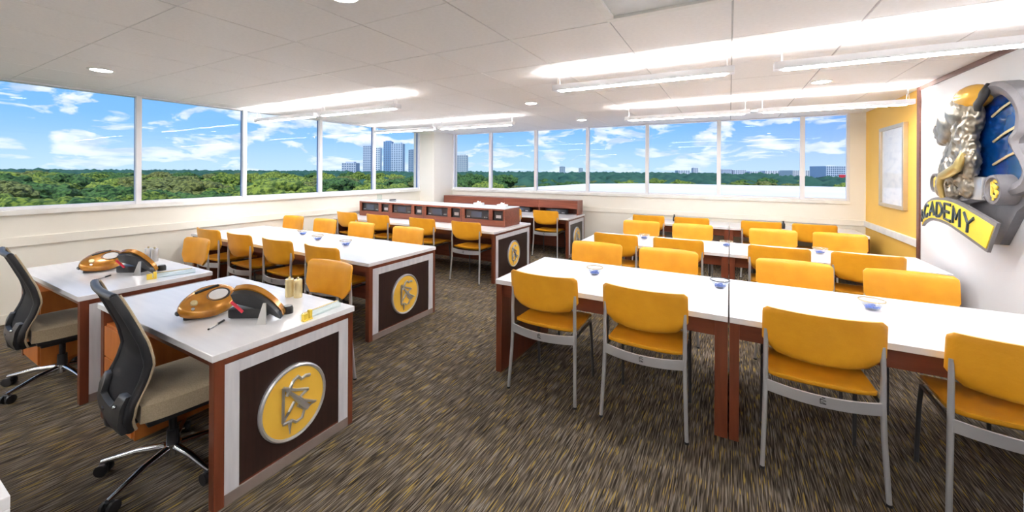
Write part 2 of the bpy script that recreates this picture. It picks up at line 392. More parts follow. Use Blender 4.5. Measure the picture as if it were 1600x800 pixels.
# ------------------------------------------------------------ badge (round yellow disc with raised sign)
SIGN = dict(
 S=[(.085, .105), (.06, .112), (.035, .105), (.015, .125), (-.01, .115), (-.03, .085), (-.045, .05)],
 bar=[(-.065, .098), (.0, .062), (.075, .035)],
 diag=[(-.055, .088), (.005, .02), (.068, -.06)],
 right=[(.075, .035), (.03, .015), (.045, -.012), (.12, -.052), (.068, -.06)],
 low=[(-.005, .005), (-.035, -.035), (-.068, -.075), (-.066, .098)],
 bot=[(-.068, -.085), (-.02, -.085), (.005, -.105), (.04, -.10), (.055, -.06), (.015, -.025)],
 star=[(-.03, -.15), (-.03, -.085)])
def badge(parent, x, yc, zc, ry, rz):
    ax = Matrix(((0, 0, 1), (1, 0, 0), (0, 1, 0)))   # local z -> +x, local x -> y, local y -> z
    k = rz/ry
    MB().lathe([(ry*.9, 0), (ry*1.0, 0), (ry*1.0, .014), (ry*.96, .022), (ry*.915, .018), (ry*.90, .010), (ry*.9, 0)][1:-1]+[(ry*.9, .008)], (x, yc, zc), 56, ax, k).build('badge_rim', silver_p, parent, True)
    MB().lathe([(.001, 0), (ry*.905, 0), (ry*.905, .012), (.001, .012)], (x, yc, zc), 56, ax, k).build('badge_face', disc_y, parent, True)
    b = MB(); s = ry/.19
    for n, pts in SIGN.items():
        w = {'diag': .017, 'S': .010, 'star': .008}.get(n, .0085)
        pp = [(x+.018, yc+u*s, zc+v*s*k) for u, v in pts]
        rr = w*s
        if n == 'diag': rr = [.006*s, .013*s, .019*s]
        if n == 'star': rr = [.002*s, .012*s]
        b.tube(pp, rr, 6)
    b.build('badge_sign', steel, parent, True)

# ------------------------------------------------------------ desks with decorated ends
T = .75
def desk(name, label, x0, x1, y0, y1, group=None, modesty=True, ped=False, ends='right'):
    t = thing(name, label, 'table' if not ped else 'desk', ((x0+x1)/2, (y0+y1)/2, 0), 0, group)
    cx_, cy_ = (x0+x1)/2, (y0+y1)/2
    a, b, c, d = x0-cx_, x1-cx_, y0-cy_, y1-cy_
    MB().box(a-.004, b+.004, c-.01, d+.01, T-.034, T, .004).build('tabletop', white_lam, t)
    # right end panel: brown edging, white frame, dark inset, taupe plinth
    ep = MB().box(b-.05, b-.008, c+.008, d-.008, 0, T-.034).build('end_panel', wood, t)
    f1 = MB().box(b-.05, b, c+.0, c+.045, 0, T-.034, .003).box(b-.05, b, d-.035, d, 0, T-.034, .003).box(b-.03, b, c+.045, d-.035, T-.064, T-.034, .002)
    f1.build('edging', wood, ep)
    w = .066 if (d-c) < .85 else .072
    zi0, zi1 = .065, T-.066
    f2 = MB().box(b-.012, b-.002, c+.045, c+.045+w, .055, zi1, .001).box(b-.012, b-.002, d-.035-w, d-.035, .055, zi1, .001).box(b-.012, b-.002, c+.045+w, d-.035-w, zi1-w*.9, zi1, .001)
    f2.build('white_frame', grey_lam, ep)
    MB().box(b-.010, b-.007, c+.045+w, d-.035-w, zi0, zi1-w*.9).build('dark_inset', espresso, ep)
    MB().box(b-.010, b+.001, c+.045, d-.035, .0, .055, .002).build('plinth', plinth_m, ep)
    badge(ep, b-.007, cy_-cy_+(c+d)/2, .335, .192, .205)
    MB().box(a, a+.05, c+.005, d-.005, 0, T-.034, .003).build('end_panel', wood, t)
    MB().box(a+.05, b-.05, c+.05, c+.07, T-.11, T-.034, .001).build('front_apron', woodh, t)
    if modesty: MB().box(a+.05, b-.05, d-.22, d-.20, .06, T-.034, .001).build('modesty_panel', wood_hutch, t)
    else: MB().box(a+.05, b-.05, d-.07, d-.05, T-.11, T-.034, .001).build('rear_apron', woodh, t)
    if ped:
        p = MB().box(a+.05, a+.50, c+.02, d-.25, .0, .62, .003).build('pedestal', wood_orange, t)
        for z0, z1 in ((.02, .21), (.22, .41), (.42, .61)):
            MB().box(a+.06, a+.49, c+.006, c+.02, z0, z1, .003).build('drawer', wood_orange, p)
    return t
desk('audit_desk', 'white topped wooden desk with round yellow badge, nearest in the left foreground', -3.60, -2.12, .94, 1.72, ped=True)
desk('audit_desk', 'white topped wooden desk behind the nearest one, against the left windows side', -5.42, -3.895, .92, 1.70, ped=True)
for o in bpy.data.objects:
    if o.name.startswith('audit_desk'): o.name = 'office_desk'
desk('long_table', 'long white table with yellow badge end, between the desks and the wooden hutch', -6.46, -2.97, 2.59, 3.54)
desk('long_table', 'long white table carrying the wooden hutch with a row of dark bays', -6.50, -2.96, 4.83, 6.00)
desk('long_table', 'farthest long white table on the left, below the back windows with low hutch', -6.10, -2.63, 6.93, 7.86)

# ------------------------------------------------------------ right hand tables (two per row)
def rtable(x0, x1, y0, y1, label, group=None):
    t = thing('seminar_table', label, 'table', ((x0+x1)/2, (y0+y1)/2, 0), 0, group)
    L, D = (x1-x0)/2, (y1-y0)/2
    MB().box(-L, L, -D, D, T-.036, T, .004).build('tabletop', white_lam, t)
    MB().box(-L, -L+.052, -D+.015, D-.015, 0, T-.036, .003).build('leg_panel', wood, t)
    MB().box(L-.072, L, -D+.015, D-.015, 0, T-.036, .003).build('leg_panel', wood, t)
    MB().box(-L+.052, L-.072, -D+.05, -D+.07, T-.145, T-.036, .001).build('front_apron', woodh, t)
    MB().box(-L+.052, L-.072, D-.07, D-.05, T-.145, T-.036, .001).build('rear_apron', woodh, t)
    return t
ROWS = [(2.72, 3.69, 'front'), (4.83, 5.62, 'middle'), (7.14, 7.90, 'back')]
for y0, y1, nm in ROWS:
    rtable(-1.655, -.004, y0, y1, 'white seminar table, aisle half of the %s right row' % nm)
    rtable(.004, 1.70, y0, y1, 'white seminar table, wall half of the %s right row' % nm)

# ------------------------------------------------------------ yellow stacking chair
def make_chair():
    t = thing('yellow_chair', 'x', 'chair')
    def seatf(u, v, sd):
        x = (u-.5)*2; y = v
        w = .238-.02*v**3
        wx = w*(1-.25*max(0, abs(v-.5)*2-.86)/.14*.25)
        X = x*wx; Y = -.21+.46*y
        z = .492-.03*max(0, (v-.72)/.28)**2+.010*(abs(x)**3)+.012*max(0, (.15-v)/.15)
        e = (1-abs(x)**8)*(1-abs(2*v-1)**8)
        th = .012+.020*e
        return Vector((X, Y, z+(th*.5 if sd else -th)))
    MB().grid(14, 14, seatf).build('seat', vinyl, t, True, angle=1.2)
    def backf(u, v, sd):
        # v 0 bottom .. 1 top ; lower corners are cut, upper ones softly rounded
        hw = .262
        if v < .26: hw = .196+.066*(v/.26)
        if v > .88: hw = .262-.022*(1-math.sqrt(max(0, 1-((v-.88)/.12)**2)))
        x = (u-.5)*2
        e = (1-abs(x)**10)*(1-abs(2*v-1)**10)
        th = .008+.012*e
        y = -.262-.030*(v-.3)+.052*abs(x)**2.2
        if v > .9: y -= .012*((v-.9)/.1)
        Z = .632+.255*v - .012*(1-v)*(1-x*x)
        return Vector((x*hw, y+(th if sd else -th), Z))
    MB().grid(18, 14, backf).build('backrest', vinyl, t, True, angle=1.2)
    for s in (-1, 1):
        MB().tube([(s*.262, -.262, 0), (s*.250, -.235, .30), (s*.246, -.228, .47), (s*.246, -.232, .62), (s*.244, -.228, .76)], [.0115, .0125, .013, .012, .011], 10).build('rear_leg', silver_p, t, True)
        MB().tube([(s*.235, .215, 0), (s*.232, .195, .30), (s*.230, .165, .452), (s*.238, .05, .462), (s*.246, -.225, .462)], .0105, 10).build('front_leg', mat('shade_toned_metal', (.10, .10, .105), .4, metal=.6), t, True)  # front legs coloured dark to carry the shade beneath the seat
        MB().cyl((s*.262, -.262, 0), (s*.262, -.262, .012), .014, seg=10).build('foot', blackp, t)
    a = MB()
    n = 16; rows = []
    for i in range(n+1):
        u = -1+2*i/n
        x = u*.248; y = -.232-.045*(1-u*u); zt = .482-.010*(1-u*u); zb = .422-.006*(1-u*u)
        rows.append([a.bm.verts.new(Vector((x, y+dy, z))) for dy, z in ((-.006, zb), (-.006, zt), (.006, zt), (.006, zb))])
    for p, q in zip(rows, rows[1:]):
        for k in range(4): a.bm.faces.new((p[k], p[(k+1) % 4], q[(k+1) % 4], q[k]))
    a.bm.faces.new(rows[0]); a.bm.faces.new(rows[-1][::-1])
    pl = a.build('apron_plate', silver_p, t, True)
    b = MB()
    for pts in ([(-.012, .46), (.012, .452), (-.008, .444), (.012, .436)], [(-.012, .46), (-.012, .436), (.012, .436)], [(-.006, .466), (.008, .466)]):
        b.tube([(x, -.2835, z) for x, z in pts], .0022, 5)
    b.build('plate_sign', blackp, pl)
    MB().box(-.23, .23, .14, .16, .445, .465, .003).build('seat_brace', silver_p, t)
    return t
CH = make_chair(); used = [False]
def chair(x, y, face, label, group):
    """x, y: midpoint of the rear legs on the floor; face +1 looks to +Y"""
    o = CH if not used[0] else copy_tree(CH); used[0] = True
    j = random.uniform(-.02, .02)
    rz = (0 if face > 0 else PI)+j
    off = .262 if face > 0 else -.262
    o.location = (x, y+off, 0); o.rotation_euler = (0, 0, rz); o['label'] = label; o['group'] = group
ORD = ['nearest the aisle', 'second from the aisle', 'third from the aisle', 'nearest the right wall']
XS = [-1.18, -.475, .425, 1.16]
def cross(xs, y, face, lab, ords, group):
    for x, o in zip(xs, ords): chair(x, y, face, lab % o, group)
cross(XS, 2.57, 1, 'yellow chair seen from behind at the front right row, %s', ORD, 'chairs on the near side of the front right row')
cross([-1.20, -.51, .46, 1.17], 4.02, -1, 'yellow chair facing the camera beyond the front right row, %s', ORD, 'chairs on the far side of the front right row')
cross([-1.19, -.50, .435, 1.11], 4.69, 1, 'yellow chair seen from behind at the middle right row, %s', ORD, 'chairs on the near side of the middle right row')
cross([-1.16, -.455, .49, 1.17], 6.15, -1, 'yellow chair facing the camera beyond the middle right row, %s', ORD, 'chairs on the far side of the middle right row')
cross([-1.22, -.545, .42, 1.07], 7.02, 1, 'yellow chair seen from behind at the back right row, %s', ORD, 'chairs on the near side of the back right row')
OL = ['nearest the left windows', 'second from the windows', 'third from the windows', 'nearest the aisle']
cross([-5.74, -5.01, -4.26, -3.51], 2.44, 1, 'yellow chair seen from behind at the badge-ended long table, %s', OL, 'chairs on the near side of the badge-ended long table')
cross([-6.14, -5.35, -4.55, -3.66], 3.86, -1, 'yellow chair facing the camera beyond the badge-ended long table, %s', OL, 'chairs on the far side of the badge-ended long table')
cross([-5.98, -5.21, -4.23, -3.38], 4.68, 1, 'yellow chair seen from behind at the hutch table, %s', OL, 'chairs at the hutch table')
cross([-5.55, -4.75, -3.84, -3.06], 6.82, 1, 'yellow chair behind the wooden hutch at the farthest left table, %s', OL, 'chairs at the farthest left table')
chair(-2.80, 2.08, -1, 'yellow visitor chair behind the nearest desk, its back rounded toward the camera', 'visitor chairs of the two desks')
chair(-4.96, 2.06, -1, 'yellow visitor chair behind the rear desk with the gold devices', 'visitor chairs of the two desks')

# ------------------------------------------------------------ office chairs
def office_chair(x, y, label, rz=0, hub=(0, 0)):
    t = thing('office_chair', label, 'chair', (x, y, 0), rz, 'black mesh office chairs')
    hx, hy = hub
    prof = [(.36, -.185), (.42, -.205), (.50, -.195), (.60, -.150), (.68, -.130), (.78, -.150), (.90, -.195), (1.0, -.235), (1.05, -.258)]
    def yy(z):
        for (a, p), (b, q) in zip(prof, prof[1:]):
            if z <= b: return p+(q-p)*(z-a)/(b-a)
        return prof[-1][1]
    def hw(z):
        if z < .46: return .19+.04*min(1, (z-.36)/.10)
        if z > .95: return .23-.02*((z-.95)/.1)
        return .23
    zs = [.37+.665*i/22 for i in range(23)]
    # outer frame as a closed tube loop
    loop = [( hw(z), yy(z), z) for z in zs]+[(-hw(z), yy(z), z) for z in reversed(zs)]
    def bowed(x_, y_): return y_-.035*(1-(x_/.24)**2)
    def skin(u, v, sd):
        z = .375+.655*v; w = hw(z)-.004; xx = (u-.5)*2*w
        return Vector((xx, yy(z)-.016*(1-(xx/.24)**2)+(.004 if sd else -.004), z))
    MB().grid(14, 26, skin).build('mesh_back', mesh_m, t, True, angle=1.2)
    fr = MB()
    for s in (-1, 1): fr.tube([(s*hw(z), yy(z)-.002, z) for z in zs], .014, 10, 1.3)
    for z in (1.030, .385): fr.tube([(hw(z)*(-1+2*i/10), yy(z)-.016*(1-(-1+2*i/10)**2)-.002, z) for i in range(11)], .017, 10)
    fr.build('back_frame', dgrey, t, True)
    for s in (-1, 1): MB().tube([(s*(hw(z)+.004), yy(z)+.018, z) for z in zs], .007, 8).build('beige_piping', beige_f, t, True)
    # lumbar shell at the lower rear
    def shell(u, v, sd):
        z = .375+.17*v*(1 if abs(u-.5) > .32 else .62); xx = (u-.5)*2*hw(.45)*.97
        return Vector((xx, yy(z)-.020*(1-(xx/.26)**2)-.018+(.012 if sd else -.012), z))
    sh = MB().grid(12, 10, shell).build('lumbar_shell', dgrey, t, True, angle=1.2)
    MB().sph((.17, yy(.5)-.045, .50), .010, 2).build('adjuster_knob', chrome, sh, True)
    def seatf(u, v, sd):
        xx = (u-.5)*2; Y = -.155+.50*v
        w = .245-.03*abs(2*v-1)**4
        e = (1-abs(xx)**6)*(1-abs(2*v-1)**6)
        z = .455+.02*e if sd else .385
        if sd: z -= .045*max(0, (v-.75)/.25)**2
        return Vector((xx*w*(1 if sd else .93), Y, z+(0.02 if sd else 0)))
    MB().grid(14, 14, seatf).build('seat', beige_f, t, True, angle=1.2)
    MB().box(-.21, .21, -.13, .30, .355, .388, .01).build('seat_pan', blackp, t)
    MB().box(-.09, .09, -.10, .14, .30, .357, .012).build('tilt_mechanism', blackp, t)
    MB().tube([(0, -.03, .33), (0, -.20, .33), (0, -.225, .36), (0, -.235, .45)], .022, 10, 1.6).build('back_bracket', blackp, t, True)
    MB().cyl((0, .02, .10), (0, .02, .20), .030, .027, 16).cyl((0, .02, .20), (0, .02, .31), .018, seg=14).build('gas_column', blackp, t, True)
    st = MB().cyl((0, .02, .07), (0, .02, .125), .045, .038, 20).build('star_hub', chrome, t, True)
    for k in range(5):
        a = math.radians(228+72*k)
        d = Vector((math.cos(a), math.sin(a), 0)); e = Vector((0, .02, 0))
        MB().tube([e+d*.03+Vector((0, 0, .105)), e+d*.16+Vector((0, 0, .098)), e+d*.29+Vector((0, 0, .072)), e+d*.325+Vector((0, 0, .066))], [.020, .017, .013, .011], 10).build('star_arm', chrome, t, True)
        p = e+d*.315; n = Vector((-d.y, d.x, 0))
        c = MB()
        for s in (-1, 1): c.cyl(p+n*s*.012+Vector((0, 0, .030)), p+n*s*.028+Vector((0, 0, .030)), .030, seg=20)
        c.box(p.x-.016, p.x+.016, p.y-.016, p.y+.016, .03, .062, .005)
        c.build('caster', blackp, t, True)
    return t
office_chair(-2.68, .97, 'black mesh office chair with beige seat at the nearest left desk', math.radians(-6))
office_chair(-4.50, .95, 'black mesh office chair with beige seat cut by the left edge, at the rear desk', math.radians(-4))

# ------------------------------------------------------------ things on the two desks
def lay(o, x, y, z, rz): o.location = (x, y, z); o.rotation_euler = (0, 0, rz); return o
def gold_meter(x, y, rz, label):
    t = thing('gold_meter', label, 'device', (x, y, T), rz, 'gold shelled meters with round dials')
    sh = []
    for k in range(40):
        a = 2*PI*k/40; cx_ = math.cos(a); sy_ = math.sin(a)
        rx = .165; ry = .112
        px = rx*(abs(cx_)**.9)*(1 if cx_ > 0 else -1)
        py = ry*(abs(sy_)**.95)*(1 if sy_ > 0 else -1)
        if px < 0: py *= (1+px/rx*.30)
        sh.append((px, py))
    tilt = lambda u, v: .055+.12*(u+.165)*.28
    def body(b, sc, za, zb):
        va = [b.bm.verts.new((u*sc, v*sc, za(u, v))) for u, v in sh]; vb = [b.bm.verts.new((u*sc, v*sc, zb(u, v))) for u, v in sh]
        b.bm.faces.new(va[::-1]); b.bm.faces.new(vb)
        for i in range(40): j = (i+1) % 40; b.bm.faces.new((va[i], va[j], vb[j], vb[i]))
    b = MB(); body(b, .97, lambda u, v: .0, lambda u, v: .022+.02*(u+.165)); b.build('base_tray', blackp, t, True)
    b = MB()
    rings = []
    for sc, dz in ((1.0, -.03), (1.02, -.010), (.98, .008), (.90, .018), (.6, .026), (.3, .029)):
        rings.append([b.bm.verts.new((u*sc, v*sc, .055+.16*(u*sc+.165)*.5+dz)) for u, v in sh])
    for p, q in zip(rings, rings[1:]):
        for i in range(40): j = (i+1) % 40; b.bm.faces.new((p[i], p[j], q[j], q[i]))
    b.bm.faces.new(rings[0][::-1]); b.bm.faces.new(rings[-1])
    b.build('shell', gold_p, t, True, angle=1.)
    sl = math.atan(.08); rot = Matrix.Rotation(-sl, 3, 'Y')
    zc_ = .055+.08*(.05+.165)+.026
    MB().lathe([(.001, .0), (.058, .0), (.061, .004), (.066, .006), (.069, .0), (.069, -.01), (.001, -.01)], (.055, -.008, zc_), 32, rot, .72).build('dial_bezel', dgrey, t, True)
    MB().lathe([(.001, .005), (.055, .005), (.055, .003), (.001, .003)], (.055, -.008, zc_), 32, rot, .72).build('dial', dial_m, t, True)
    MB().box(-.05, .09, .056, .072, .092, .102, .004, rot=Matrix.Rotation(-sl, 4, 'Y')).build('display_slot', blackp, t)
    MB().lathe([(.02, 0), (.02, .012), (.017, .016), (.001, .016)], (-.085, -.01, .055+.08*.08+.022), 20, rot).build('knob', paleg, t, True)
    MB().lathe([(.009, 0), (.009, .01), (.001, .01)], (-.105, -.045, .055+.08*.05+.018), 14, rot).build('button', steel, t, True)
    MB().sph((-.168, .0, .035), (.014, .018, .012), 2).build('latch', blackp, t, True)
    for c in kids(t):
        if c.name.startswith('base_tray'): c.data.transform(Matrix.Diagonal((.75, .62, 1.1, 1)))
        else: c.data.transform(Matrix.Translation((0, 0, .036)) @ Matrix.Rotation(math.radians(26), 4, 'X') @ Matrix.Rotation(math.radians(-7), 4, 'Y') @ Matrix.Diagonal((.88, 1.05, .9, 1)))
    return t
def display_unit(x, y, rz, label):
    t = thing('tilted_display_unit', label, 'device', (x, y, T), rz, 'tilted display units with gold lids')
    MB().box(-.17, .04, -.01, .09, 0, .06, .018).build('base', blackp, t, True)
    # arched clam: local x runs along the arch from high hinge to low tip
    def arch(u): return Vector((-.13+.27*u, 0, .150-.012*u-.098*u**2.6))
    def cl(n0, n1, wid, ext):
        ca, sa = math.cos(math.radians(62)), math.sin(math.radians(62))
        def f(u, v, sd):
            p = arch(u); w = wid*math.sin(PI*min(1, max(.0, .14+.80*u)))**.6
            a = -w-ext+(2*w+ext)*v; nn = (n1 if sd else n0)
            return Vector((p.x, a*ca+nn*sa, max(.003, p.z-.012-a*sa+nn*ca)))
        return f
    MB().grid(20, 10, cl(.0, .034, .060, .006)).build('gold_lid', gold_p, t, True, angle=1.2)
    MB().grid(20, 10, cl(-.030, -.001, .058, -.004)).build('screen_shell', dgrey, t, True, angle=1.2)
    MB().box(-.12, -.03, -.075, -.065, .085, .10, .003, rot=Matrix.Rotation(.75, 4, 'Y')).build('red_strip', red_m, t)
    MB().grid(6, 6, lambda u, v, sd: Vector((.075+(u-.5)*.05*(1.1-v*.8), -.095+.03*v+(.004 if sd else -.004), .0+.11*v))).build('silver_flap', steel, t, True)
    MB().lathe([(.03, 0), (.03, .03), (.024, .045), (.001, .045)], (.13, .085, 0), 18).build('socket', blackp, t, True)
    return t
def pen(x, y, rz, label):
    t = thing('pen', label, 'pen', (x, y, T+.006), rz)
    MB().cyl((-.06, 0, 0), (.01, 0, 0), .0045, seg=10).build('barrel', steel, t, True)
    MB().cyl((.01, 0, 0), (.065, 0, 0), .006, seg=10).build('grip', blackp, t, True)
    MB().sph((-.065, 0, 0), .0058, 1).build('tip', blackp, t, True)
def can(x, y, label, col):
    t = thing('metal_can', label, 'can', (x, y, T), 0, 'pairs of upright metal cans')
    MB().lathe([(.001, 0), (.026, 0), (.027, .003), (.027, .118), (.025, .122), (.001, .122)], seg=24).build('body', col, t, True)
    MB().box(-.006, .006, -.006, .006, .121, .138, .002).build('clip', paleg, t)
def acrylic(x0, y0, x1, y1, label):
    rz = math.atan2(y1-y0, x1-x0); L = math.hypot(x1-x0, y1-y0)
    t = thing('acrylic_name_bar', label, 'sign', (x0, y0, T), rz)
    MB().box(0, L, -.014, .014, .0, .035, .004).build('clear_bar', acryl, t)
    MB().tube([(.01, 0, .040), (L-.02, 0, .040)], .004, 8).build('gold_edge', paleg, t)
    b = MB(); b.box(-.005, .03, -.028, -.008, 0, .042, .003).box(.035, .055, -.028, -.008, 0, .055, .003).box(-.005, .055, -.032, -.006, .0, .008, .002)
    b.build('yellow_block', gold_letter, t)
gold_meter(-2.77, 1.19, math.radians(90), 'gold shelled meter with round dial lying on the nearest desk')
display_unit(-2.43, 1.30, math.radians(32), 'tilted dark display unit with gold lid on the nearest desk')
pen(-2.515, 1.125, math.radians(124), 'thin pen lying in front of the gold meter on the nearest desk')
can(-2.665, 1.635, 'upright gold can beside the display unit on the nearest desk, left of the pair', paleg)
can(-2.60, 1.655, 'upright pale can beside the display unit on the nearest desk, right of the pair', paleg)
acrylic(-2.17, 1.40, -2.20, 1.68, 'clear acrylic bar with yellow block at the badge end of the nearest desk')
gold_meter(-4.78, 1.26, math.radians(100), 'gold shelled meter with round dial lying on the rear desk')
display_unit(-4.38, 1.37, math.radians(32), 'tilted dark display unit with gold lid on the rear desk')
pen(-4.40, 1.17, math.radians(128), 'thin pen lying in front of the gold meter on the rear desk')
can(-4.86, 1.60, 'upright silver can behind the display unit on the rear desk, left of the pair', steel)
can(-4.78, 1.62, 'upright silver can behind the display unit on the rear desk, right of the pair', steel)
acrylic(-4.06, 1.33, -3.98, 1.62, 'clear acrylic bar with yellow block at the aisle end of the rear desk')

# ------------------------------------------------------------ bowls
def bowl(x, y, where, r=.068):
    t = thing('glass_bowl', 'small clear glass bowl '+where, 'bowl', (x, y, T), 0, 'small glass bowls on the tables')
    k = r/.075
    MB().lathe([(.001, .0), (.030*k, .0), (.034*k, .004), (.058*k, .030), (.075*k, .062), (.0725*k, .062), (.055*k, .032), (.030*k, .008), (.001, .007)], seg=32).build('bowl_body', bowlg, t, True, angle=1.2)
    MB().lathe([(.0725*k, .060), (.0765*k, .060), (.0765*k, .065), (.0725*k, .065), (.0725*k, .060)], seg=32).build('rim', dgrey if y < 4 and x > -.3 and x < .3 else paleg, t, True)
    s = MB()
    for q in range(14):
        a = q*2.4; rr = .034*k*math.sqrt(q/14.)
        s.box(rr*math.cos(a)-.010, rr*math.cos(a)+.010, rr*math.sin(a)-.006, rr*math.sin(a)+.006, .012+.002*(q % 3), .024+.003*(q % 4), .002)
    o = s.build('wrapped_mints', blue_m); o.location = (x, y, T); tag(o, 'blue wrapped mints inside the glass bowl '+where, 'sweets', 'mints in the glass bowls', 'stuff')
for x, y, w in ((-1.00, 3.27, 'on the front right row near the aisle'), (-.06, 3.37, 'at the middle seam of the front right row'), (.80, 3.32, 'on the front right row toward the wall'),
                (-.97, 5.33, 'on the middle right row near the aisle'), (-.03, 5.30, 'at the middle seam of the middle right row'), (.86, 5.34, 'on the middle right row toward the wall'),
                (-3.90, 3.06, 'on the badge-ended long table nearest the aisle'), (-4.50, 3.12, 'on the badge-ended long table, middle of three'), (-5.05, 3.28, 'on the badge-ended long table nearest the windows')):
    bowl(x, y, w)
def flask(x, y, label):
    t = thing('dark_bottle', label, 'bottle', (x, y, T))
    MB().lathe([(.001, 0), (.024, 0), (.026, .01), (.026, .07), (.012, .095), (.012, .11), (.001, .11)], seg=18).build('body', blackp, t, True)
    MB().lathe([(.013, .108), (.013, .122), (.001, .122)], seg=14).build('cap', blackp, t, True)
flask(-.86, 7.55, 'small dark bottle on the back right row near the aisle')
flask(.74, 7.45, 'small dark bottle on the back right row toward the wall')

# ------------------------------------------------------------ hutches
def device(x0, x1, y, z0, z1, label, group, wide):
    t = thing('playback_unit', label, 'device', ((x0+x1)/2, y, z0), 0, group)
    w = (x1-x0)/2; h = z1-z0
    MB().box(-w, w, 0, .12, 0, h, .004).build('case', devdark, t)
    if wide:
        MB().box(-w*.55, w*.35, -.004, .001, h*.25, h*.85, .001).build('display', mat('device_screen', (.06, .08, .12), .12), t)
        for q in (-.82, -.68, .62, .78): MB().cyl((w*q, -.012, h*.3), (w*q, .001, h*.3), .011, seg=12).build('knob', devsilver, t)
    else:
        MB().box(-w*.5, w*.5, -.006, .001, h*.3, h*.62, .002).build('socket_plate', devsilver, t)
def hutch1():
    x0, x1, y0, y1, z0, z1 = -6.36, -3.06, 5.30, 5.79, T, 1.03
    t = thing('wooden_hutch', 'long low mahogany hutch with four pairs of dark bays and a white top', 'hutch', (0, 0, 0))
    MB().box(x0, x1, y0, y1, z1, z1+.012, .002).build('white_top', white_lam, t)
    MB().box(x0+.02, x1-.02, y0+.02, y1-.0, z0, z0+.085, .002).build('base_board', wood_hutch, t)
    MB().box(x0, x1, y0, y0+.02, z0, z0+.10, .002).build('bottom_rail', wood_hutch, t)
    MB().box(x0, x1, y0, y1, z1-.028, z1, .002).build('top_board', wood_hutch, t)
    MB().box(x0+.02, x1-.02, y1-.02, y1, z0+.085, z1-.028).build('back_panel', wood_hutch, t)
    MB().box(x0, x0+.02, y0+.02, y1, z0, z1-.028).build('side_panel', wood_hutch, t)
    MB().box(x1-.02, x1, y0+.02, y1, z0, z1-.028).build('side_panel', wood_hutch, t)
    u = (x1-x0)/4
    for k in range(4):
        a = x0+u*k
        for p, q in ((0, .055), (.53, .60), (.79, .825)):
            MB().box(a+p, min(a+q, x1), y0, y0+.02, z0+.10, z1-.028, .001).build('stile', wood_hutch, t)
        nm = ('nearest the windows', 'second from the windows', 'third from the windows', 'nearest the aisle')[k]
        device(a+.06, a+.525, y0+.035, z0+.086, z1-.04, 'wide dark playback unit in the hutch bay %s' % nm, 'playback units in the wide hutch bays', True)
        device(a+.605, a+.785, y0+.035, z0+.086, z1-.04, 'small dark socket unit in the hutch bay %s' % nm, 'socket units in the small hutch bays', False)
        if k: MB().box(a-.003, a+.003, y0-.002, y0+.001, z0, z1-.0).build('seam', blackp, t)
hutch1()
def hutch2():
    x0, x1, y0, y1, z0, z1 = -6.05, -2.66, 7.52, 7.84, T, 1.04
    t = thing('wooden_hutch', 'farther mahogany hutch under the back windows with a plain upper panel', 'hutch', (0, 0, 0))
    MB().box(x0, x1, y0, y1, z1-.02, z1, .002).build('top_board', wood_hutch, t)
    MB().box(x0+.02, x1-.02, y1-.02, y1, z0, z1-.02).build('back_panel', wood_hutch, t)
    for a in (x0, x1-.02): MB().box(a, a+.02, y0, y1, z0, z1-.02, .001).build('side_panel', wood_hutch, t)
    u = (x1-x0-.04)/4
    for k in range(4):
        a = x0+.02+u*k
        MB().box(a+.003, a+u-.003, y0+.004, y0+.022, z0+.125, z1-.02, .002).build('flap_door', wood_hutch, t)
        if k: MB().box(a-.01, a+.01, y0+.025, y1-.02, z0, z1-.02).build('divider', wood_hutch, t)
        nm = ('nearest the corner column', 'second from the corner column', 'third from the corner column', 'at the aisle end')[k]
        device(a+.16, a+.60, y0+.05, z0+.001, z0+.10, 'flat dark unit under the farther hutch %s' % nm, 'units under the farther hutch', True)
hutch2()
def wbox(x, y, z, sx, sy, sz, label):
    t = thing('white_tissue_box', label, 'box', (x, y, z), .1, 'small white boxes on the hutch')
    MB().box(-sx, sx, -sy, sy, 0, sz, .004).build('carton', paper, t)
    MB().grid(6, 4, lambda u, v, sd: Vector(((u-.5)*.07, (v-.5)*.02+.008*math.sin(u*9)+(.002 if sd else 0), sz-.004+.028*v+.006*math.sin(u*7)))).build('tissue', paper, t, True)
wbox(-3.72, 5.56, 1.042, .08, .05, .05, 'small white tissue box on the hutch top, second from its aisle end')
wbox(-3.22, 5.50, 1.042, .08, .05, .05, 'small white tissue box on the hutch top at its aisle end')
t = thing('clear_holder', 'clear upright leaflet holder on the hutch top near the windows', 'holder', (-6.08, 5.55, 1.042))
MB().box(-.06, .06, -.012, .012, 0, .11, .003).build('holder_body', acryl, t); MB().box(-.07, .07, -.04, .04, 0, .006, .002).build('foot', acryl, t)
t = thing('stapler', 'small dark stapler on the hutch top near the clear holder', 'stapler', (-5.66, 5.5, 1.042), .3)
MB().box(-.07, .07, -.018, .018, 0, .012, .003).build('base', blackp, t); MB().box(-.07, .06, -.014, .014, .02, .038, .005, rot=Matrix.Rotation(-.06, 4, 'Y')).build('arm', blackp, t); MB().cyl((-.06, -.012, .015), (-.06, .012, .015), .01).build('hinge', steel, t)

# white tables cut by the bottom corners of the picture
def side_table(x0, x1, y0, y1, label):
    t = thing('white_side_table', label, 'table', ((x0+x1)/2, (y0+y1)/2, 0))
    L, D = (x1-x0)/2, (y1-y0)/2
    MB().box(-L, L, -D, D, T-.035, T, .003).build('tabletop', white_lam, t)
    for s in (-1, 1): MB().box(s*L-(.04 if s > 0 else 0), s*L+(0 if s > 0 else .04), -D, D, 0, T-.035, .003).build('end_panel', white_lam, t)
    MB().box(-L+.04, L-.04, -.01, .01, .2, T-.035).build('modesty_panel', white_lam, t)
side_table(-3.1, -1.68, -.55, .27, 'white table corner cut by the bottom left of the picture')
side_table(.71, 1.70, .7, 1.63, 'white table edge cut by the bottom right of the picture')

